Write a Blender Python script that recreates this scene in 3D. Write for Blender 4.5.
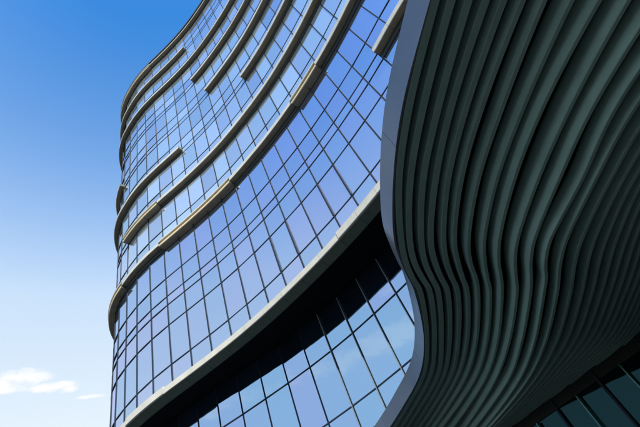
import bpy, bmesh, math, random
from mathutils import Vector
random.seed(7)
for o in list(bpy.data.objects): bpy.data.objects.remove(o)
scene = bpy.context.scene
R = math.radians
EYE = 1.65

# ------------------------------------------------------------------ camera
cam = bpy.data.cameras.new('camera'); co = bpy.data.objects.new('camera', cam)
scene.collection.objects.link(co); scene.camera = co
cam.sensor_fit = 'HORIZONTAL'; cam.sensor_width = 36.0; cam.lens = 418.83 / 640 * 36
cam.clip_end = 20000; cam.clip_start = 0.05
pitch, roll = R(45.727), R(-26.548)
Fv = Vector((0, math.cos(pitch), math.sin(pitch)))
R0 = Vector((1, 0, 0)); U0 = Vector((0, -math.sin(pitch), math.cos(pitch)))
Rv = R0 * math.cos(roll) + U0 * math.sin(roll)
Uv = -R0 * math.sin(roll) + U0 * math.cos(roll)
from mathutils import Matrix
co.matrix_world = Matrix(((Rv.x, Uv.x, -Fv.x, 0), (Rv.y, Uv.y, -Fv.y, 0), (Rv.z, Uv.z, -Fv.z, EYE), (0, 0, 0, 1)))

# ------------------------------------------------------------------ sky and sun
SUN_EL, SUN_AZ = R(42), R(154)          # azimuth clockwise from +Y
world = bpy.data.worlds.new('World'); scene.world = world; world.use_nodes = True
nt = world.node_tree; nt.nodes.clear()
N = nt.nodes.new; L = nt.links.new
out = N('ShaderNodeOutputWorld'); bg = N('ShaderNodeBackground'); bg.inputs[1].default_value = 0.15
sky = N('ShaderNodeTexSky'); sky.sky_type = 'NISHITA'; sky.sun_disc = False
sky.sun_elevation = SUN_EL; sky.sun_rotation = SUN_AZ
sky.air_density = 1.0; sky.dust_density = 1.2; sky.ozone_density = 2.0; sky.altitude = 100
tc = N('ShaderNodeTexCoord')
sep = N('ShaderNodeSeparateXYZ'); L(tc.outputs['Generated'], sep.inputs[0])
def math_node(op, a, b=None, c=None):
    n = N('ShaderNodeMath'); n.operation = op
    for i, v in enumerate((a, b, c)):
        if v is None: continue
        if isinstance(v, (int, float)): n.inputs[i].default_value = v
        else: L(v, n.inputs[i])
    return n.outputs[0]
def map_range(v, a, b, c, d, smooth=True):
    n = N('ShaderNodeMapRange'); n.interpolation_type = 'SMOOTHSTEP' if smooth else 'LINEAR'
    L(v, n.inputs[0])
    for i, x in enumerate((a, b, c, d)): n.inputs[i + 1].default_value = x
    return n.outputs[0]
hs = N('ShaderNodeHueSaturation'); hs.inputs['Saturation'].default_value = 1.42
L(sky.outputs[0], hs.inputs['Color'])
# summer haze: the sky pales towards the horizon, the same all the way round
hz = map_range(sep.outputs[2], 0.965, 0.66, 0.0, 1.0, False)
hz = math_node('POWER', hz, 0.95)
mixh = N('ShaderNodeMix'); mixh.data_type = 'RGBA'
L(math_node('MULTIPLY', hz, 0.95), mixh.inputs[0]); L(hs.outputs[0], mixh.inputs[6])
mixp = N('ShaderNodeMix'); mixp.data_type = 'RGBA'
L(map_range(sep.outputs[2], 0.86, 0.46, 0.0, 1.0, False), mixp.inputs[0])
mixp.inputs[6].default_value = (1.25, 1.9, 2.85, 1); mixp.inputs[7].default_value = (2.4, 2.68, 2.85, 1)
L(mixp.outputs[2], mixh.inputs[7])
# fair-weather cumulus low in the sky; some unseen, added to streak the lower glass
mp = N('ShaderNodeMapping'); L(tc.outputs['Generated'], mp.inputs[0]); mp.inputs['Scale'].default_value = (1, 1, 2.0)
nz = N('ShaderNodeTexNoise'); L(mp.outputs[0], nz.inputs[0]); nz.inputs['Scale'].default_value = 22; nz.inputs['Detail'].default_value = 9; nz.inputs['Roughness'].default_value = 0.6
def lump(el, az, rx, rz):
    el, az = R(el), R(az)
    c = Vector((math.sin(az) * math.cos(el), math.cos(az) * math.cos(el), math.sin(el)))
    t = Vector((math.cos(az), -math.sin(az), 0)); u = t.cross(c) * 1.0
    d = N('ShaderNodeVectorMath'); d.operation = 'SUBTRACT'; L(tc.outputs['Generated'], d.inputs[0]); d.inputs[1].default_value = c
    def dot(v, s):
        n = N('ShaderNodeVectorMath'); n.operation = 'DOT_PRODUCT'; L(d.outputs[0], n.inputs[0]); n.inputs[1].default_value = v / s
        return n.outputs['Value']
    a, b = dot(t, rx), dot(u, rz)
    r2 = math_node('ADD', math_node('MULTIPLY', a, a), math_node('MULTIPLY', b, b))
    return math_node('SUBTRACT', 1.0, r2)
CLOUDS = [(32.5, -47.8, 0.050, 0.020), (31.6, -50.0, 0.055, 0.016), (31.5, -45.2, 0.050, 0.012), (31.1, -43.2, 0.022, 0.009), (30.2, -40.6, 0.030, 0.005), (26, -75, 0.10, 0.02), (24, -104, 0.22, 0.035), (27, -122, 0.16, 0.03), (33, -135, 0.2, 0.02), (27, 150, 0.15, 0.03), (20, 60, 0.2, 0.05), (24, -160, 0.18, 0.05)]
env = None
for args in CLOUDS:
    l = lump(*args)
    env = l if env is None else math_node('MAXIMUM', env, l)
env = math_node('MAXIMUM', env, -1.5)
nn = math_node('MULTIPLY', math_node('SUBTRACT', nz.outputs[0], 0.5), 3.4)
cl = map_range(math_node('ADD', math_node('MULTIPLY', env, 1.1), nn), 0.0, 1.25, 0.0, 0.95)
mixc = N('ShaderNodeMix'); mixc.data_type = 'RGBA'
L(cl, mixc.inputs[0]); L(mixh.outputs[2], mixc.inputs[6]); mixc.inputs[7].default_value = (3.1, 3.05, 3.0, 1)
L(mixc.outputs[2], bg.inputs[0]); L(bg.outputs[0], out.inputs[0])

sl = bpy.data.lights.new('sun', 'SUN'); sl.energy = 2.7; sl.angle = R(0.53); sl.color = (1.0, 0.95, 0.86)
so = bpy.data.objects.new('sun', sl); scene.collection.objects.link(so)
sd = Vector((math.sin(SUN_AZ) * math.cos(SUN_EL), math.cos(SUN_AZ) * math.cos(SUN_EL), math.sin(SUN_EL)))
so.rotation_euler = sd.to_track_quat('Z', 'Y').to_euler()
so.location = sd * 200
scene.view_settings.view_transform = 'Standard'; scene.view_settings.look = 'None'
scene.view_settings.exposure = 1.2; scene.view_settings.gamma = 1
scene.render.engine = 'CYCLES'
try:
    scene.cycles.max_bounces = 8; scene.cycles.glossy_bounces = 6
except Exception: pass

# ------------------------------------------------------------------ materials
def mat(name, col, rough=0.5, metal=0.0, noise=None, bump=None, vary=0.0, spec=0.5, stretch=None):
    m = bpy.data.materials.new(name); m.use_nodes = True
    t = m.node_tree; b = t.nodes['Principled BSDF']
    b.inputs['Roughness'].default_value = rough; b.inputs['Metallic'].default_value = metal
    b.inputs['Specular IOR Level'].default_value = spec
    b.inputs['Base Color'].default_value = (*col, 1)
    if noise:
        scale, amt = noise
        tcn = t.nodes.new('ShaderNodeTexCoord'); n = t.nodes.new('ShaderNodeTexNoise')
        mpn = t.nodes.new('ShaderNodeMapping'); t.links.new(tcn.outputs['Object'], mpn.inputs[0])
        if stretch: mpn.inputs['Scale'].default_value = stretch
        t.links.new(mpn.outputs[0], n.inputs['Vector'])
        n.inputs['Scale'].default_value = scale; n.inputs['Detail'].default_value = 6; n.inputs['Roughness'].default_value = 0.62
        r = t.nodes.new('ShaderNodeMapRange'); t.links.new(n.outputs[0], r.inputs[0])
        r.inputs[1].default_value = 0.3; r.inputs[2].default_value = 0.7; r.inputs[3].default_value = 1 - amt; r.inputs[4].default_value = 1 + amt
        val = r.outputs[0]
        if vary:
            g = t.nodes.new('ShaderNodeNewGeometry'); r2 = t.nodes.new('ShaderNodeMapRange')
            t.links.new(g.outputs['Random Per Island'], r2.inputs[0]); r2.inputs[3].default_value = 1 - vary; r2.inputs[4].default_value = 1 + vary
            mm = t.nodes.new('ShaderNodeMath'); mm.operation = 'MULTIPLY'; t.links.new(val, mm.inputs[0]); t.links.new(r2.outputs[0], mm.inputs[1]); val = mm.outputs[0]
        v = t.nodes.new('ShaderNodeVectorMath'); v.operation = 'SCALE'; v.inputs[0].default_value = col
        t.links.new(val, v.inputs['Scale']); t.links.new(v.outputs[0], b.inputs['Base Color'])
        rr = t.nodes.new('ShaderNodeMapRange'); t.links.new(n.outputs[0], rr.inputs[0]); rr.inputs[3].default_value = rough * 0.75; rr.inputs[4].default_value = min(1, rough * 1.3)
        t.links.new(rr.outputs[0], b.inputs['Roughness'])
        if bump:
            bn = t.nodes.new('ShaderNodeBump'); bn.inputs['Strength'].default_value = bump; bn.inputs['Distance'].default_value = 0.01
            t.links.new(n.outputs[0], bn.inputs['Height']); t.links.new(bn.outputs[0], b.inputs['Normal'])
    return m
def glass_mat(name, tint_a, tint_b, body, refl, rough=0.015, wave=0.012, bump=0.3):
    """coated glazing: a dark room behind a strongly reflecting tinted coat, a little out of flat"""
    m = bpy.data.materials.new(name); m.use_nodes = True
    t = m.node_tree; t.nodes.clear(); n = t.nodes.new; l = t.links.new
    o = n('ShaderNodeOutputMaterial'); mix = n('ShaderNodeMixShader'); d = n('ShaderNodeBsdfDiffuse'); g = n('ShaderNodeBsdfGlossy')
    geo = n('ShaderNodeNewGeometry'); oi = n('ShaderNodeObjectInfo')
    add = n('ShaderNodeMath'); add.operation = 'ADD'; l(geo.outputs['Random Per Island'], add.inputs[0]); l(oi.outputs['Random'], add.inputs[1])
    fr = n('ShaderNodeMath'); fr.operation = 'FRACT'; l(add.outputs[0], fr.inputs[0])
    cm = n('ShaderNodeMix'); cm.data_type = 'RGBA'; l(fr.outputs[0], cm.inputs[0]); cm.inputs[6].default_value = (*tint_a, 1); cm.inputs[7].default_value = (*tint_b, 1)
    l(cm.outputs[2], g.inputs[0]); g.inputs[1].default_value = rough
    v = n('ShaderNodeMath'); v.operation = 'MULTIPLY_ADD'; l(fr.outputs[0], v.inputs[0]); v.inputs[1].default_value = 7.31; v.inputs[2].default_value = 0.17
    v2 = n('ShaderNodeMath'); v2.operation = 'FRACT'; l(v.outputs[0], v2.inputs[0])
    v3 = n('ShaderNodeMapRange'); l(v2.outputs[0], v3.inputs[0]); v3.inputs[3].default_value = 0.6; v3.inputs[4].default_value = 1.35
    vs = n('ShaderNodeVectorMath'); vs.operation = 'SCALE'; vs.inputs[0].default_value = body; l(v3.outputs[0], vs.inputs['Scale']); l(vs.outputs[0], d.inputs[0])
    tcn = n('ShaderNodeTexCoord'); nz = n('ShaderNodeTexNoise'); l(tcn.outputs['Object'], nz.inputs['Vector']); nz.inputs['Scale'].default_value = 0.9; nz.inputs['Detail'].default_value = 2
    b = n('ShaderNodeBump'); b.inputs['Strength'].default_value = bump; b.inputs['Distance'].default_value = wave; l(nz.outputs[0], b.inputs['Height']); l(b.outputs[0], g.inputs['Normal'])
    lw = n('ShaderNodeFresnel'); lw.inputs[0].default_value = 1.6
    mr = n('ShaderNodeMapRange'); l(lw.outputs[0], mr.inputs[0]); mr.inputs[1].default_value = 0.04; mr.inputs[2].default_value = 0.6; mr.inputs[3].default_value = refl; mr.inputs[4].default_value = 1.0
    l(mr.outputs[0], mix.inputs[0]); l(d.outputs[0], mix.inputs[1]); l(g.outputs[0], mix.inputs[2]); l(mix.outputs[0], o.inputs[0])
    return m
M = {}
M['glass'] = glass_mat('coated_glass', (0.66, 0.70, 0.94), (0.55, 0.70, 0.92), (0.12, 0.15, 0.20), 0.79)
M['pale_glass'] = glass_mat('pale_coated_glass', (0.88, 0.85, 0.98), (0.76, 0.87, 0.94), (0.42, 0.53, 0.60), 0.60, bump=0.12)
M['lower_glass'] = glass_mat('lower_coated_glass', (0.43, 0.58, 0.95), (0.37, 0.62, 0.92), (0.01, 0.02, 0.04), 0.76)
M['matt_frame'] = mat('matt_black_frame', (0.008, 0.013, 0.022), 0.8, 0.0, (3, 0.15), spec=0.05)
M['spandrel'] = mat('dark_teal_spandrel', (0.025, 0.042, 0.05), 0.5, 0.0, (3, 0.15))
M['lobby_glass'] = glass_mat('lobby_glass', (0.03, 0.085, 0.10), (0.02, 0.06, 0.075), (0.004, 0.012, 0.014), 0.35)
M['frame'] = mat('navy_frame_metal', (0.013, 0.022, 0.04), 0.6, 0.0, (3, 0.15), spec=0.2)
M['fin'] = mat('pale_grey_fin_metal', (0.22, 0.25, 0.26), 0.4, 0.3, (3, 0.12))
M['cladding'] = mat('cream_cladding', (0.50, 0.50, 0.45), 0.45, 0.0, (2.2, 0.10), 0.05, 0.06)
M['under'] = mat('brown_underside_metal', (0.22, 0.19, 0.14), 0.5, 0.0, (2.2, 0.15), 0.05, 0.1)  # browner and darker than the cladding to deepen the underside shade
M['teal_fin'] = mat('teal_glass_fin', (0.05, 0.20, 0.20), 0.2, 0.2, (2, 0.1))
M['bronze'] = mat('tan_cladding', (0.62, 0.53, 0.36), 0.42, 0.0, (2.2, 0.12), 0.05, 0.08)
M['reveal'] = mat('dark_reveal_metal', (0.008, 0.011, 0.012), 0.6, 0.0, (4, 0.2))
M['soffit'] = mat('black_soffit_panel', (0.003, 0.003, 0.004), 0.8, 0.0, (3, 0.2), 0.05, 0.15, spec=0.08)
M['core'] = mat('tower_core_wall', (0.05, 0.055, 0.06), 0.7, 0.0, (1.5, 0.2))
M['roof'] = mat('roof_membrane', (0.16, 0.16, 0.16), 0.8, 0.0, (2, 0.2))
M['fascia'] = mat('blue_grey_fascia_metal', (0.145, 0.172, 0.215), 0.32, 0.45, (1.3, 0.06), 0.03, 0.03)
M['louvre'] = mat('sage_green_louvre_paint', (0.20, 0.325, 0.30), 0.44, 0.0, (2.5, 0.10), 0.04, 0.04, stretch=(1, 1, 3))
M['backing'] = mat('black_backing', (0.006, 0.009, 0.009), 0.85, 0.0, (3, 0.2))
M['lip'] = mat('dark_green_lip_metal', (0.05, 0.075, 0.06), 0.5, 0.0, (3, 0.15))
M['paving'] = mat('granite_paving', (0.027, 0.027, 0.027), 0.75, 0.0, (6, 0.18), 0.2)
M['ground'] = mat('distant_ground', (0.045, 0.055, 0.035), 0.9, 0.0, (0.02, 0.3))

# ------------------------------------------------------------------ helpers
COL = scene.collection
def link(name, bm, m, parent=None, smooth=False, loc=None):
    me = bpy.data.meshes.new(name); bm.normal_update(); bm.to_mesh(me); bm.free()
    me.materials.append(m)
    if smooth:
        for p in me.polygons: p.use_smooth = True
    o = bpy.data.objects.new(name, me); COL.objects.link(o)
    if parent: o.parent = parent
    return o
def empty(name, loc, label, cat, group=None):
    o = bpy.data.objects.new(name, None); COL.objects.link(o); o.location = loc
    o['label'] = label; o['category'] = cat
    if group: o['group'] = group
    return o
def catmull(pts, sub):
    P = [Vector(p) for p in pts]; P = [P[0] * 2 - P[1]] + P + [P[-1] * 2 - P[-2]]
    outp = []
    for i in range(1, len(P) - 2):
        p0, p1, p2, p3 = P[i - 1:i + 3]
        # centripetal: even on unevenly spaced knots
        d1 = max((p1 - p0).length, 1e-5) ** .5; d2 = max((p2 - p1).length, 1e-5) ** .5; d3 = max((p3 - p2).length, 1e-5) ** .5
        t0, t1 = 0, d1; t2 = t1 + d2; t3 = t2 + d3
        for s in range(sub):
            t = t1 + (t2 - t1) * s / sub
            A1 = p0 * ((t1 - t) / (t1 - t0)) + p1 * ((t - t0) / (t1 - t0)); A2 = p1 * ((t2 - t) / (t2 - t1)) + p2 * ((t - t1) / (t2 - t1)); A3 = p2 * ((t3 - t) / (t3 - t2)) + p3 * ((t - t2) / (t3 - t2))
            B1 = A1 * ((t2 - t) / (t2 - t0)) + A2 * ((t - t0) / (t2 - t0)); B2 = A2 * ((t3 - t) / (t3 - t1)) + A3 * ((t - t1) / (t3 - t1))
            outp.append(B1 * ((t2 - t) / (t2 - t1)) + B2 * ((t - t1) / (t2 - t1)))
    outp.append(P[-2]); return outp
def normals(pl, side=1):
    out = []
    for i in range(len(pl)):
        a = pl[max(0, i - 1)]; b = pl[min(len(pl) - 1, i + 1)]; t = (b - a).normalized()
        out.append(Vector((t.y, -t.x)) * side)
    return out
def sweep(bm, pl, nl, prof, zadd=0.0):
    """closed profile [(n, z)...] swept along a plan polyline pl with plan normals nl"""
    rings = []
    for p, n in zip(pl, nl):
        rings.append([bm.verts.new((p.x + n.x * a, p.y + n.y * a, z + zadd)) for a, z in prof])
    k = len(prof)
    for i in range(len(rings) - 1):
        for j in range(k):
            bm.faces.new((rings[i][j], rings[i][(j + 1) % k], rings[i + 1][(j + 1) % k], rings[i + 1][j]))
    bm.faces.new(rings[0][::-1]); bm.faces.new(rings[-1])
def box8(bm, c8):
    v = [bm.verts.new(c) for c in c8]
    for f in ((0, 1, 2, 3), (7, 6, 5, 4), (0, 4, 5, 1), (1, 5, 6, 2), (2, 6, 7, 3), (3, 7, 4, 0)): bm.faces.new([v[i] for i in f])
def slab(bm, poly, z0, z1):
    a = [bm.verts.new((p[0], p[1], z0)) for p in poly]; b = [bm.verts.new((p[0], p[1], z1)) for p in poly]
    n = len(poly)
    bm.faces.new(a[::-1]); bm.faces.new(b)
    for i in range(n): bm.faces.new((a[i], a[(i + 1) % n], b[(i + 1) % n], b[i]))
def fix(bm): bmesh.ops.recalc_face_normals(bm, faces=bm.faces[:])
def seen(x, y, z):
    """picture position (in widths) of a point, used only to rank which panes show largest"""
    d = Vector((x, y, z - EYE)); w = d.dot(Fv)
    if w < 0.1: return None
    return (0.5 + 418.83 / 640 * d.dot(Rv) / w, 213.5 / 640 - 418.83 / 640 * d.dot(Uv) / w)
# ------------------------------------------------------------------ ground
bm = bmesh.new(); S = 6000
bmesh.ops.create_grid(bm, x_segments=8, y_segments=8, size=S)
g = link('ground', bm, M['ground']); g.location = (0, 0, -0.02); g['kind'] = 'structure'
bm = bmesh.new()
slab(bm, [(-60, -50), (60, -50), (60, 70), (-60, 70)], -0.12, 0.0); fix(bm)
pv = link('plaza_pavement', bm, M['paving']); pv['kind'] = 'structure'

# ------------------------------------------------------------------ tower plan
KN = [(-14.137,18.4),(-13.174,17.75),(-12.027,17.129),(-10.782,16.589),(-9.496,16.205),(-8.289,15.859),(-7.084,15.524),(-5.909,15.136),(-4.762,14.738),(-3.68,14.303),(-2.626,13.814),(-1.588,13.308),(-0.544,12.763),(0.49,12.193),(1.457,11.597),(2.432,10.946),(3.391,10.252),(4.333,9.552),(5.219,8.813),(6.053,8.063)]
# smooth the surveyed grid positions slightly
K2 = [Vector(KN[0])] + [(Vector(KN[i - 1]) + Vector(KN[i]) * 2 + Vector(KN[i + 1])) / 4 for i in range(1, len(KN) - 1)] + [Vector(KN[-1])]
def extend(pts, n, step, turn, front):
    pts = list(pts)
    for i in range(n):
        if front: a, b = pts[1], pts[0]
        else: a, b = pts[-2], pts[-1]
        t = (b - a).normalized(); c, s = math.cos(turn), math.sin(turn)
        t = Vector((t.x * c - t.y * s, t.x * s + t.y * c)); q = b + t * step
        pts = [q] + pts if front else pts + [q]
    return pts
LEFT = 9; RIGHT = 9
K3 = extend(K2, LEFT, 1.18, R(-9.5), True)
K3 = extend(K3, RIGHT, 1.18, R(2.0), False)
M0 = -6 - LEFT                                   # grid number of K3[0]
FINE = catmull(K3, 4)
FN = normals(FINE)                               # points to the outside (towards the viewer)
def gi(m): return int(round((m - M0) * 4))
def P(m): return FINE[gi(m)]
def Nn(m): return FN[gi(m)]
MMAX = M0 + len(K3) - 1
def seg(a, b): 
    i, j = gi(a), gi(b); return FINE[i:j + 1], FN[i:j + 1]
Z = lambda h: h + EYE
BAND = 0.595; MED = 1.317; TALL = 4.2 - BAND - MED
L0T = 10.665
levels = [L0T]                                   # edges of the pane rows above the lowest ledge
rows = [(L0T, L0T + MED), (L0T + MED, L0T + MED + TALL), (L0T + MED + TALL, L0T + 2 * MED + TALL)]
nb = rows[-1][1]
rows += [(nb, nb + BAND), (nb + BAND, nb + BAND + MED), (nb + BAND + MED, nb + BAND + MED + TALL)]
B = [nb + BAND + MED + TALL + 4.2 * j for j in range(8)]   # undersides of the slab bands 1..8
for b in B[:-1]: rows += [(b, b + BAND), (b + BAND, b + BAND + MED), (b + BAND + MED, b + 4.2)]
TOP = B[-1] + BAND

tower = empty('office_tower', (-2, 18, 0), 'tall curving office tower of blue mirrored glass with cream ledges', 'tower')
tower_inv = Vector((-2, 18, 0))
def tl(name, bm, m, parent=None, smooth=False):
    if parent is None: bmesh.ops.translate(bm, verts=bm.verts[:], vec=-tower_inv)
    else: bmesh.ops.translate(bm, verts=bm.verts[:], vec=-tower_inv)
    return link(name, bm, m, parent or tower, smooth)

# ledges: (slab band index, grid from, grid to, profile)
LEDGES = [
 (0, 12, 22, 'single'),
 (1, -15, -5, 'double'), (1, -5, -2, 'single'), (1, -2, 3, 'double'), (1, 3, 8, 'single'), (1, 8, 10, 'double'), (1, 10, 22, 'single'),
 (2, -5, -2, 'double'), (2, -2, 22, 'single'),
 (3, -15, 0, 'single'), (3, 6, 22, 'single'),
 (4, -15, -6, 'single'), (4, 3, 22, 'single'),
 (5, 2, 22, 'single'),
 (6, -15, 22, 'single'),
 (7, -15, 2, 'single'),
 (8, -15, -2, 'double'), (8, -2, 22, 'single')]
def covered(band, m):
    return any(l[0] == band and l[1] <= m < l[2] for l in LEDGES)
PROF_SINGLE = [(-0.03, 0.35), (0.31, 0.35), (0.31, 0.315), (0.335, 0.315), (0.35, 0.33), (0.35, 0.585), (0.335, 0.60), (-0.03, 0.60)]
UNDER = [(-0.03, 0.31), (0.302, 0.32), (0.302, 0.344), (-0.03, 0.344)]
UNDER_LOW = [(-0.03, 0.13), (0.34, 0.15), (0.34, 0.168), (-0.03, 0.168)]
UNDER_UP = [(-0.03, 0.44), (0.37, 0.45), (0.37, 0.468), (-0.03, 0.468)]
PROF_UP = [(-0.03, 0.47), (0.375, 0.47), (0.375, 0.455), (0.40, 0.455), (0.42, 0.485), (0.42, 0.585), (0.40, 0.60), (-0.03, 0.60)]
PROF_LOW = [(-0.03, 0.17), (0.345, 0.17), (0.345, 0.145), (0.37, 0.145), (0.39, 0.175), (0.39, 0.285), (0.37, 0.30), (-0.03, 0.30)]
def shrink(pf, d):
    cx = sum(p[0] for p in pf) / len(pf); cz = sum(p[1] for p in pf) / len(pf)
    return [(a + (d if a < cx else -d), z + (d if z < cz else -d)) for a, z in pf]
def cladding(parent, prof, a, b, z, m, scale=1.0, name='cladding_panel'):
    """one panel per grid bay, 8 mm joints"""
    x = a
    while x < b - 1e-6:
        e = min(x + 1.0, b)
        pl, nl = seg(x, e); pl = [p.copy() for p in pl]; t0 = (pl[1] - pl[0]).normalized(); t1 = (pl[-1] - pl[-2]).normalized()
        pl[0] = pl[0] + t0 * 0.006; pl[-1] = pl[-1] - t1 * 0.006
        q = bmesh.new(); j = random.uniform(-0.003, 0.003)
        sweep(q, pl, nl, [(n_ * scale + (j if n_ > 0.2 else 0), z_) for n_, z_ in prof], Z(z)); fix(q)
        tl(name, q, m, parent); x = e
for band, a, b, kind in LEDGES:
    z = nb if band == 0 else B[band - 1]
    pl, nl = seg(a, b); q = bmesh.new()
    ecl = seg(a + .25, b - .25) if b - a > 1 else seg(a, b)
    core = {'single': [[(-0.03, 0.40), (0.29, 0.40), (0.29, 0.575), (-0.03, 0.575)]], 'double': [[(-0.03, 0.48), (0.36, 0.48), (0.36, 0.575), (-0.03, 0.575)], [(-0.03, 0.18), (0.33, 0.18), (0.33, 0.28), (-0.03, 0.28)]]}[kind]
    pc = [p.copy() for p in pl]; pc[0] += (pc[1] - pc[0]).normalized() * .01; pc[-1] -= (pc[-1] - pc[-2]).normalized() * .01
    for pf in core: sweep(q, pc, nl, pf, Z(z))
    # recessed slab edge under / behind the cladding
    if kind == 'double': sweep(q, pc, nl, [(-0.02, 0.20), (0.24, 0.20), (0.24, 0.56), (-0.02, 0.56)], Z(z))
    fix(q); led = tl('ledge', q, M['reveal'])
    if kind == 'single':
        q = bmesh.new(); sweep(q, pc, nl, [(-.01, .015), (.022, .015), (.022, .305), (-.01, .305)], Z(z)); fix(q); tl('spandrel', q, M['spandrel'], led)  # dark strip painted in for the shade and reflection under the ledge
    for x, sg in ((a, 1), (b, -1)):                # added dark plates put shade on the sunlit ledge ends
        if abs(x) > 14: continue
        pl, nl = seg(x, x + .5) if sg > 0 else seg(x - .5, x)
        t = (pl[1] - pl[0]).normalized(); p, n = (pl[0], nl[0]) if sg > 0 else (pl[-1], nl[-1]); t = t * sg
        for z0, z1, o in (((.30, .61, .36),) if kind == 'single' else ((.44, .61, .41), (.13, .31, .38))):
            q = bmesh.new(); c = [p - t * .004 + n * .01, p + t * .004 + n * .01, p + t * .004 + n * o, p - t * .004 + n * o]
            box8(q, [(v.x, v.y, Z(z + z0)) for v in c] + [(v.x, v.y, Z(z + z1)) for v in c]); fix(q); tl('end_plate', q, M['lip'], led)
    if kind == 'single': cladding(led, PROF_SINGLE, a, b, z, M['cladding']); cladding(led, UNDER, a, b, z, M['under'], name='underside_panel')
    else:
        cladding(led, PROF_UP, a, b, z, M['cladding']); cladding(led, PROF_LOW, a, b, z, M['bronze']); cladding(led, UNDER_UP, a, b, z, M['bronze'], name='underside_panel'); cladding(led, UNDER_LOW, a, b, z, M['under'], name='underside_panel')

# mullions and transoms
for m in range(M0, MMAX + 1):
    p, n = P(m), Nn(m); t = Vector((-n.y, n.x)); q = bmesh.new()
    def post(z0, z1, w, d):
        c = [p - t * w - n * .06, p + t * w - n * .06, p + t * w + n * d, p - t * w + n * d]
        box8(q, [(v.x, v.y, Z(z0)) for v in c] + [(v.x, v.y, Z(z1)) for v in c])
    post(L0T - .2, B[-1] + .1, .029, .020)
    fix(q); mu = tl('mullion', q, M['frame'])
    if m in (4, 5, 7, 8):
        q = bmesh.new(); post(L0T + MED + .02, L0T + MED + TALL - .02, .034, .060); fix(q); tl('mullion_cap', q, M['frame'], mu)
zs = sorted({round(r[0], 4) for r in rows} | {round(r[1], 4) for r in rows})
for z in zs[1:]:
    q = bmesh.new(); pl, nl = seg(M0, MMAX)
    sweep(q, pl, nl, [(-.06, -.024), (.010, -.024), (.010, .024), (-.06, .024)], Z(z)); fix(q)
    tl('transom', q, M['frame'])

# panes
cand = []
for ri, (z0, z1) in enumerate(rows):
    isband = abs((z1 - z0) - BAND) < 1e-3
    band = None
    if isband: band = 0 if abs(z0 - nb) < 1e-3 else [i + 1 for i, b in enumerate(B) if abs(b - z0) < 1e-3][0]
    for m in range(M0, MMAX):
        a, b = P(m), P(m + 1); mid = (a + b) / 2
        s = [seen(v.x, v.y, Z(h)) for v in (a, b) for h in (z0, z1)]
        score = 0
        if all(s):
            n = Nn(m + .5); cx = sum(v[0] for v in s) / 4; cy = sum(v[1] for v in s) / 4
            A = s[0]; Bq = s[1]; C = s[3]; D = s[2]
            area = abs((A[0] * Bq[1] - Bq[0] * A[1]) + (Bq[0] * C[1] - C[0] * Bq[1]) + (C[0] * D[1] - D[0] * C[1]) + (D[0] * A[1] - A[0] * D[1])) / 2
            if 0 < cx < .615 and 0 < cy < .667 and n.dot(-mid) > 0: score = area
        cand.append((score, z0, z1, m))
cand.sort(key=lambda c: -c[0])
def pane(q, a, b, n, z0, z1, tilt=0.0, yaw=0.0):
    t = (b - a).normalized(); a = a + t * .02; b = b - t * .02
    o = [n * (-.014 + yaw * .5 - tilt), n * (-.014 - yaw * .5 - tilt), n * (-.014 - yaw * .5 + tilt), n * (-.014 + yaw * .5 + tilt)]
    th = n * -.012
    f = [(a + o[0], z0), (b + o[1], z0), (b + o[2], z1), (a + o[3], z1)]
    box8(q, [(v.x, v.y, Z(z)) for v, z in f] + [(v.x + th.x, v.y + th.y, Z(z)) for v, z in f])
rest = bmesh.new(); rest2 = bmesh.new(); nparts = 0
for score, z0, z1, m in cand:
    a, b = P(m), P(m + 1); n = Vector(((b - a).y, -(b - a).x)).normalized()
    ti, ya = random.gauss(0, .0022), random.gauss(0, .0022)
    if score > 0 and nparts < 296:
        q = bmesh.new(); pane(q, a, b, n, z0 + .02, z1 - .02, ti, ya); fix(q); tl('window_pane', q, M['glass'] if z0 < B[0] else M['pale_glass']); nparts += 1
    else: pane(rest if z0 < B[0] else rest2, a, b, n, z0 + .02, z1 - .02, ti, ya)
for rr, mm in ((rest, M['glass']), (rest2, M['pale_glass'])): fix(rr); o = tl('window_panes', rr, mm); o['kind'] = 'stuff'

# lowest ledge, deeper, with a black soffit running back to the set-back facade below
q = bmesh.new(); pl, nl = seg(M0, MMAX)
sweep(q, pl, nl, [(-.05, -.46), (.1, -.46), (.1, -.02), (-.05, -.02)], Z(L0T)); fix(q)
led = tl('ledge', q, M['reveal'])
LP = [(.02, -.02), (.02, -.26), (.50, -.30), (.52, -.28), (.52, -.015), (.50, 0.0)]
LP2 = [(.02, .05), (.02, -.26), (.54, -.30), (.56, -.28), (.56, .035), (.54, .05)]
LIP = [(.10, -.32), (.10, -.52), (.14, -.52), (.46, -.32)]
cladding(led, LP, M0, -4, L0T, M['cladding']); cladding(led, LP2, -4, -2, L0T, M['cladding'])
cladding(led, LP, -2, 7, L0T, M['cladding']); cladding(led, LP2, 7, MMAX, L0T, M['cladding'])
cladding(led, LIP, M0, MMAX, L0T, M['lip'])

# lower facade plan
LK = [(-7.82,16.86),(-6.66,16.62),(-5.43,16.25),(-4.23,15.96),(-3.13,15.57),(-2.02,15.16),(-0.95,14.7),(0.14,14.1),(1.18,13.51)]
LK = [Vector(LK[0])] + [(Vector(LK[i - 1]) + Vector(LK[i]) * 2 + Vector(LK[i + 1])) / 4 for i in range(1, 8)] + [Vector(LK[-1])]
LK = extend(LK, 7, 1.2, R(-2.5), True); LK = extend(LK, 6, 1.2, R(-2.5), False)
LF = catmull(LK, 4); LN = normals(LF)
SZ = L0T - .50
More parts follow.
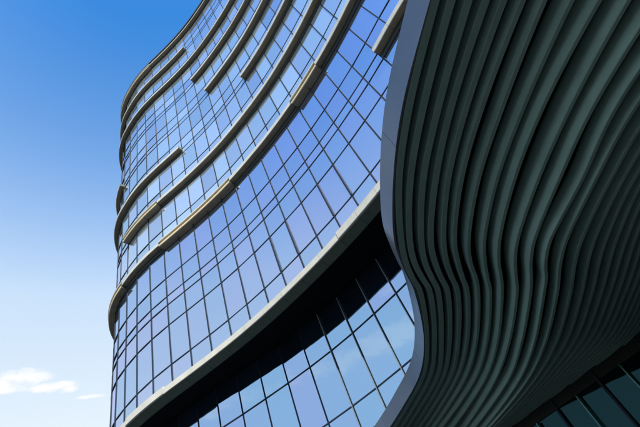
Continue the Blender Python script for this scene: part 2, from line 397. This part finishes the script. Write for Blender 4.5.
# soffit panels between the two facades
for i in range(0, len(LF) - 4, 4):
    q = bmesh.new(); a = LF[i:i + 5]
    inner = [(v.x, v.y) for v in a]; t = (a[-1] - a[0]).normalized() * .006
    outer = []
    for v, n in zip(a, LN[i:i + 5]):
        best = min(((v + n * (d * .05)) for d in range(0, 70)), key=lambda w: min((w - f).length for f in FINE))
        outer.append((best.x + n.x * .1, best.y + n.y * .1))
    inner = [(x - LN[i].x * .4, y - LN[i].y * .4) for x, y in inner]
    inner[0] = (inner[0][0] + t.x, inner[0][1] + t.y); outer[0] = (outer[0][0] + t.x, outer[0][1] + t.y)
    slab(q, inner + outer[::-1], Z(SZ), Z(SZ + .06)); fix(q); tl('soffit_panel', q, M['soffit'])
lrows = [(8.32, SZ), (6.03, 8.32), (4.71, 6.03), (4.11, 4.71), (2.79, 4.11), (0.5, 2.79), (-1.6, 0.5)]
CANOPY_TOP = 5.02
LSTART = 7          # LK index of the surveyed first post
for i in range(len(LK)):
    p, n = LF[i * 4], LN[i * 4]; t = Vector((-n.y, n.x))
    z0 = -EYE + .02 if i - LSTART <= 4 else CANOPY_TOP
    q = bmesh.new()
    def post(z0, z1, w, d0, d1):
        c = [p - t * w + n * d0, p + t * w + n * d0, p + t * w + n * d1, p - t * w + n * d1]
        box8(q, [(v.x, v.y, Z(z0)) for v in c] + [(v.x, v.y, Z(z1)) for v in c])
    post(z0, SZ - .005, .022, -.06, .012); fix(q); mu = tl('mullion', q, M['matt_frame'])
    q = bmesh.new(); post(z0 + .01, SZ - .06, .008, .014, .060); fix(q)
    if i - LSTART >= 5: tl('fin', q, M['fin'], mu)  # pale strips on the right posts only, standing in for sunlight
for z0, z1 in lrows[:-1]:
    q = bmesh.new(); k = len(LF) if z0 > CANOPY_TOP else (LSTART + 5) * 4 + 1
    sweep(q, LF[:k], LN[:k], [(-.06, -.021), (.02, -.021), (.02, .021), (-.06, .021)], Z(z0)); fix(q); tl('transom', q, M['frame'])
for z0, z1 in lrows:
    for i in range(len(LK) - 1):
        zz0 = z0
        if i - LSTART > 4:
            if z1 <= CANOPY_TOP: continue
            zz0 = max(z0, CANOPY_TOP)
        a, b = LF[i * 4], LF[i * 4 + 4]; n = Vector(((b - a).y, -(b - a).x)).normalized()
        q = bmesh.new(); pane(q, a, b, n, zz0 + .02, z1 - .02, random.gauss(0, .0008), random.gauss(0, .0012)); fix(q); tl('window_pane', q, M['lower_glass'])

# core behind the glazing, back of the tower and roof
inn = [p - n * .35 for p, n in zip(FINE, FN)]
back = [(FINE[-1].x + 14, FINE[-1].y + 4), (FINE[-1].x + 12, 42), (-10, 46), (FINE[0].x - 1.0, FINE[0].y + 6)]
q = bmesh.new(); slab(q, [(p.x, p.y) for p in inn] + back, Z(L0T - .4), Z(TOP - .1)); fix(q); tl('core_wall', q, M['core'])
linn = [p - n * .35 for p, n in zip(LF, LN)]
q = bmesh.new(); slab(q, [(p.x, p.y) for p in linn[:(LSTART + 5) * 4]] + [(-3.2, 24), (-9, 40), (linn[0].x + 1, linn[0].y + 8)], .01, Z(SZ + .01)); fix(q); tl('core_wall', q, M['core'])
q = bmesh.new(); slab(q, [(p.x, p.y) for p in linn[(LSTART + 4) * 4:]] + back[:2] + [(-3, 40)], Z(CANOPY_TOP + .02), Z(SZ + .02)); fix(q); tl('core_wall', q, M['core'])
q = bmesh.new(); ro = [p + n * .44 for p, n in zip(FINE, FN)]
slab(q, [(p.x, p.y) for p in ro] + back, Z(TOP + .02), Z(TOP + .30)); fix(q); tl('roof', q, M['reveal'])

# ------------------------------------------------------------------ wavy louvred canopy building
RIB = [[(2.514,1.575),(2.085,2.34),(1.581,3.346),(1.214,4.444),(0.94,5.758),(0.935,6.434),(0.967,7.014),(1.004,7.499),(0.867,9.707),(0.448,11.453),(-0.372,12.994),(-1.514,14.738),(-2.889,16.394)],[(2.615,1.615),(2.207,2.396),(1.727,3.426),(1.354,4.534),(1.115,5.889),(1.075,6.546),(1.11,7.134),(1.175,7.649),(0.996,9.841),(0.604,11.64),(-0.204,13.23),(-1.335,15.04),(-2.708,16.775)],[(2.812,1.694),(2.4,2.486),(1.92,3.532),(1.526,4.645),(1.262,6.0),(1.233,6.672),(1.303,7.296),(1.374,7.822),(1.172,10.024),(0.786,11.86),(-0.018,13.492),(-1.152,15.352),(-2.536,17.136)],[(3.026,1.78),(2.612,2.584),(2.132,3.649),(1.725,4.773),(1.463,6.151),(1.431,6.831),(1.489,7.452),(1.546,7.972),(1.338,10.197),(0.979,12.092),(0.159,13.742),(-1.002,15.607),(-2.422,17.373)],[(3.273,1.88),(2.826,2.684),(2.317,3.75),(1.923,4.9),(1.633,6.278),(1.623,6.984),(1.68,7.612),(1.746,8.146),(1.539,10.405),(1.142,12.288),(0.342,13.998),(-0.8,15.951),(-2.208,17.823)],[(3.467,1.95),(3.014,2.753),(2.504,3.82),(2.098,4.963),(1.841,6.366),(1.822,7.067),(1.877,7.694),(1.939,8.226),(1.737,10.494),(1.341,12.382),(0.528,14.08),(-0.637,15.996),(-2.078,17.798)],[(3.677,2.026),(3.209,2.822),(2.688,3.883),(2.274,5.019),(2.009,6.414),(2.013,7.131),(2.063,7.754),(2.115,8.276),(1.933,10.562),(1.509,12.414),(0.717,14.134),(-0.429,16.08),(-1.855,17.916)],[(3.86,2.085),(3.414,2.883),(2.922,3.951),(2.496,5.072),(2.215,6.444),(2.202,7.142),(2.279,7.783),(2.295,8.271),(2.116,10.536),(1.701,12.378),(0.917,14.085),(-0.225,16.004),(-1.651,17.794)],[(4.144,2.183),(3.667,2.961),(3.151,4.005),(2.726,5.114),(2.443,6.47),(2.423,7.155),(2.451,7.748),(2.488,8.248),(2.319,10.493),(1.93,12.339),(1.146,14.017),(-0.004,15.879),(-1.446,17.575)],[(4.428,2.278),(3.894,3.021),(3.329,4.021),(2.922,5.117),(2.639,6.447),(2.611,7.115),(2.651,7.709),(2.661,8.178),(2.508,10.397),(2.143,12.232),(1.417,13.947),(0.334,15.877),(-1.045,17.669)],[(4.645,2.345),(4.144,3.088),(3.622,4.094),(3.208,5.171),(2.877,6.446),(2.834,7.092),(2.863,7.667),(2.887,8.139),(2.715,10.299),(2.358,12.102),(1.706,13.873),(0.713,15.905),(-0.58,17.846)],[(4.933,2.441),(4.382,3.15),(3.819,4.114),(3.436,5.186),(3.08,6.419),(3.036,7.05),(3.064,7.615),(3.071,8.063),(2.926,10.205),(2.634,12.046),(1.967,13.758),(0.939,15.674),(-0.4,17.426)],[(5.24,2.548),(4.646,3.233),(4.05,4.17),(3.714,5.259),(3.284,6.426),(3.232,7.042),(3.28,7.616),(3.27,8.045),(3.168,10.202),(2.87,12.015),(2.219,13.723),(1.201,15.62),(-0.136,17.33)],[(5.617,2.69),(4.944,3.35),(4.28,4.257),(3.888,5.314),(3.538,6.538),(3.483,7.155),(3.495,7.7),(3.51,8.151),(3.406,10.313),(3.074,12.09),(2.38,13.738),(1.294,15.508),(-0.12,17.014)],[(6.015,2.846),(5.245,3.48),(4.495,4.359),(4.086,5.416),(3.744,6.658),(3.713,7.3),(3.724,7.85),(3.732,8.301),(3.589,10.444),(3.278,12.264),(2.536,13.867),(1.377,15.533),(-0.12,16.866)],[(6.437,3.015),(5.556,3.621),(4.707,4.47),(4.265,5.523),(3.945,6.798),(3.941,7.469),(3.952,8.028),(3.943,8.47),(3.792,10.636),(3.475,12.476),(2.676,14.035),(1.435,15.594),(-0.15,16.753)],[(6.885,3.194),(5.879,3.771),(4.921,4.588),(4.437,5.633),(4.142,6.945),(4.16,7.644),(4.173,8.213),(4.172,8.669),(4.03,10.883),(3.688,12.733),(2.811,14.224),(1.46,15.637),(-0.235,16.574)],[(7.32,3.369),(6.198,3.919),(5.142,4.709),(4.601,5.739),(4.363,7.111),(4.386,7.825),(4.401,8.404),(4.422,8.888),(4.27,11.133),(3.891,12.977),(2.931,14.393),(1.47,15.653),(-0.333,16.368)],[(7.759,3.545),(6.511,4.065),(5.351,4.824),(4.786,5.857),(4.609,7.296),(4.615,8.008),(4.636,8.602),(4.654,9.089),(4.499,11.372),(4.083,13.208),(3.036,14.54),(1.462,15.64),(-0.443,16.137)],[(8.178,3.714),(6.817,4.207),(5.565,4.942),(4.975,5.979),(4.816,7.451),(4.832,8.182),(4.866,8.794),(4.873,9.28),(4.746,11.628),(4.261,13.423),(3.143,14.69),(1.476,15.664),(-0.513,15.991)],[(8.597,3.882),(7.115,4.345),(5.765,5.052),(5.148,6.09),(5.039,7.617),(5.057,8.361),(5.089,8.981),(5.082,9.462),(4.967,11.858),(4.426,13.621),(3.233,14.817),(1.474,15.659),(-0.595,15.818)],[(8.99,4.04),(7.403,4.479),(5.97,5.165),(5.324,6.203),(5.242,7.77),(5.275,8.535),(5.304,9.162),(5.29,9.644),(5.177,12.077),(4.576,13.802),(3.324,14.945),(1.492,15.691),(-0.639,15.726)],[(9.378,4.195),(7.679,4.607),(6.16,5.269),(5.505,6.319),(5.452,7.927),(5.499,8.714),(5.525,9.347),(5.504,9.83),(5.393,12.302),(4.691,13.939),(3.398,15.05),(1.516,15.731),(-0.659,15.684)],[(9.731,4.337),(7.942,4.729),(6.354,5.375),(5.691,6.438),(5.667,8.088),(5.701,8.875),(5.738,9.526),(5.725,10.022),(5.597,12.513),(4.787,14.056),(3.473,15.155),(1.561,15.808),(-0.643,15.719)],[(10.074,4.475),(8.189,4.844),(6.53,5.472),(5.856,6.545),(5.86,8.233),(5.908,9.04),(5.957,9.709),(5.935,10.206),(5.787,12.711),(4.866,14.15),(3.53,15.235),(1.589,15.856),(-0.639,15.725)],[(10.429,4.617),(8.444,4.962),(6.711,5.572),(6.026,6.653),(6.058,8.382),(6.12,9.21),(6.165,9.884),(6.152,10.394),(5.962,12.893),(4.925,14.222),(3.587,15.315),(1.64,15.942),(-0.599,15.81)],[(10.741,4.743),(8.683,5.072),(6.895,5.673),(6.199,6.764),(6.262,8.534),(6.339,9.385),(6.363,10.05),(6.357,10.573),(6.121,13.058),(4.965,14.27),(3.645,15.396),(1.713,16.066),(-0.52,15.975)]]
can = empty('louvred_pavilion', (4, 9, 0), 'low pavilion with overhanging wavy sage green louvred underside and blue-grey rim', 'pavilion')
coff = Vector((4, 9, 0))
def cl_(name, bm, m, parent=None, smooth=False):
    bmesh.ops.translate(bm, verts=bm.verts[:], vec=-coff); return link(name, bm, m, parent or can, smooth)
ZD = {5: .06, 6: .13, 7: .24, 8: .37, 9: .52, 10: .68, 11: .84, 12: .97, 13: 1.04, 14: 1.07}
def zk(k): return 4.5 - (0 if k < 5 else ZD.get(k, 1.08))
NK = 27
curves = []
A13 = [Vector(p) for p in RIB[13]]; A26 = [Vector(p) for p in RIB[26]]
for k in range(NK):
    if k <= 13: pts = [Vector(p) for p in RIB[k]]
    else:
        s = (k - 13) / 13.; w = s * (1.35 - .35 * s)
        pts = [a.lerp(b, w) for a, b in zip(A13, A26)]
    curves.append(pts)
HEAD = Z(4.87)                                    # underside of the black deck
# fascia: one panel every 3.6 m
f0 = catmull(curves[0], 10); fn = [-v for v in normals(f0, -1)]
fn = normals(f0, 1)
if fn[40].x > 0: fn = [-v for v in fn]            # outside is towards -x
acc = 0; cuts = [0]; L_ = [0]
for i in range(1, len(f0)): L_.append(L_[-1] + (f0[i] - f0[i - 1]).length)
seam0 = L_[25]
marks = [seam0 + 3.6 * j for j in range(-1, 8)]
idx = [0] + [min(range(len(L_)), key=lambda i: abs(L_[i] - mk)) for mk in marks if 0.4 < mk < L_[-1] - .4] + [len(f0) - 1]
FT = Z(4.5 * 1.105); FB = Z(4.5)
for a, b in zip(idx[:-1], idx[1:]):
    pl = [p.copy() for p in f0[a:b + 1]]; nl = fn[a:b + 1]
    pl[0] += (pl[1] - pl[0]).normalized() * .004; pl[-1] -= (pl[-1] - pl[-2]).normalized() * .004
    q = bmesh.new(); sweep(q, pl, nl, [(0, FB), (0, FT), (-.05, FT), (-.05, FB + .02), (-.02, FB)]); fix(q)
    cl_('fascia_panel', q, M['fascia'], smooth=False)
# louvres: upright fins hanging under the deck, each following its own wave
TH = 0.11
web = bmesh.new()
for k in range(1, NK):
    c = catmull(curves[k], 10); n = normals(c, 1)
    if n[40].x > 0: n = [-v for v in n]
    ht = 1 + .5 * max(0, 1 - abs(k - 9.5) / 3.5)
    zb = Z(zk(k)); th = TH if k < 5 else max(.07, TH - .012 * (k - 4))
    q = bmesh.new(); sweep(q, c, n, [(0, zb), (th - .008, zb), (th, zb + .008), (th, zb + .11 * ht), (th - .003, zb + .15 * ht), (th - .010, zb + .19 * ht), (th - .022, zb + .22 * ht), (th - .044, zb + .24 * ht), (0, zb + .25 * ht)]); fix(q)
    o = cl_('louvre', q, M['louvre'])
    sweep(web, c, n, [(.004, zb + .22 * ht), (.03, zb + .22 * ht), (.03, HEAD + .02), (.004, HEAD + .02)])
fix(web); o = cl_('louvre_hanger', web, M['backing'])  # added black plates carry the louvres, blacken the gaps, stop light leaks
# deck
outer = [(p.x - n.x * .055, p.y - n.y * .055) for p, n in zip(f0, fn)]
bk = [(6, 24), (24, 24), (24, -2)]
q = bmesh.new(); slab(q, outer + bk, HEAD, HEAD + .10); fix(q); cl_('roof_deck', q, M['backing'])
# soffit between the last louvre and the glass wall, header, glass wall
zg = zk(26)
GA, GB = Vector((2.731, 15.510)), Vector((6.368, 12.938)); gd = (GB - GA).normalized(); gn = Vector((gd.y, -gd.x))
if gn.y > 0: gn = -gn
G0 = GA - gd * 7.5; G1 = GB + gd * 16
c26 = catmull(curves[26], 10)
q = bmesh.new(); slab(q, [(p.x, p.y) for p in c26] + [(G0.x, G0.y), (G1.x, G1.y)], Z(zg) + .03, Z(zg) + .09); fix(q); cl_('soffit', q, M['louvre'])
q = bmesh.new(); c = [G0, G1, G1 - gn * .2, G0 - gn * .2]; slab(q, [(v.x, v.y) for v in c], Z(zg) - .30, Z(zg) + .02); fix(q); cl_('header', q, M['backing'])
d0 = (Vector((3.839, 14.932)) - G0).dot(gd); sp = 1.51
i0 = -int(d0 // sp)
x = d0 + i0 * sp; total = (G1 - G0).length
while x < total - sp:
    a = G0 + gd * x; b = a + gd * sp
    q = bmesh.new(); w = .03
    c = [a - gd * w - gn * .08, a + gd * w - gn * .08, a + gd * w + gn * .09, a - gd * w + gn * .09]
    box8(q, [(v.x, v.y, .01) for v in c] + [(v.x, v.y, Z(zg) - .005) for v in c]); fix(q); cl_('mullion', q, M['frame'])
    a2 = a + gd * sp * .5; q = bmesh.new(); c = [a2 - gd * .012 - gn * .01, a2 + gd * .012 - gn * .01, a2 + gd * .012 + gn * .16, a2 - gd * .012 + gn * .16]
    box8(q, [(v.x, v.y, 1.2) for v in c] + [(v.x, v.y, Z(zg) - .33) for v in c]); fix(q); cl_('glass_fin', q, M['teal_fin'])  # added teal fins stand in for streaks reflected in the glass
    for z0, z1 in ((.03, 1.05), (1.05, Z(zg) - .3)):
        q = bmesh.new(); t = random.gauss(0, .004)
        aa = a + gd * .035 - gn * .02; bb = b - gd * .035 - gn * .02
        f = [(aa, z0 + .02), (bb, z0 + .02), (bb + gn * t, z1 - .02), (aa + gn * t, z1 - .02)]
        box8(q, [(v.x, v.y, z) for v, z in f] + [(v.x - gn.x * .012, v.y - gn.y * .012, z) for v, z in f]); fix(q)
        cl_('window_pane', q, M['lobby_glass'])
    x += sp
for z in (1.05,):
    q = bmesh.new(); c = [G0 + gn * .04, G1 + gn * .04, G1 - gn * .07, G0 - gn * .07]
    slab(q, [(v.x, v.y) for v in c], z - .018, z + .018); fix(q); cl_('transom', q, M['frame'])
# dark lobby behind the glass wall
q = bmesh.new(); c = [G0 - gn * .4, G1 - gn * .4, Vector((24, 24)), Vector((6, 30))]
slab(q, [(v.x, v.y) for v in c], .01, Z(zg) - .02); fix(q); cl_('core_wall', q, M['core'])
# unseen wall added on the right to keep low light off the louvres
q = bmesh.new(); slab(q, [(13.2, -4), (13.6, -4), (13.6, 8.6), (13.2, 8.6)], .01, HEAD - .01); fix(q); cl_('side_wall', q, M['core'])
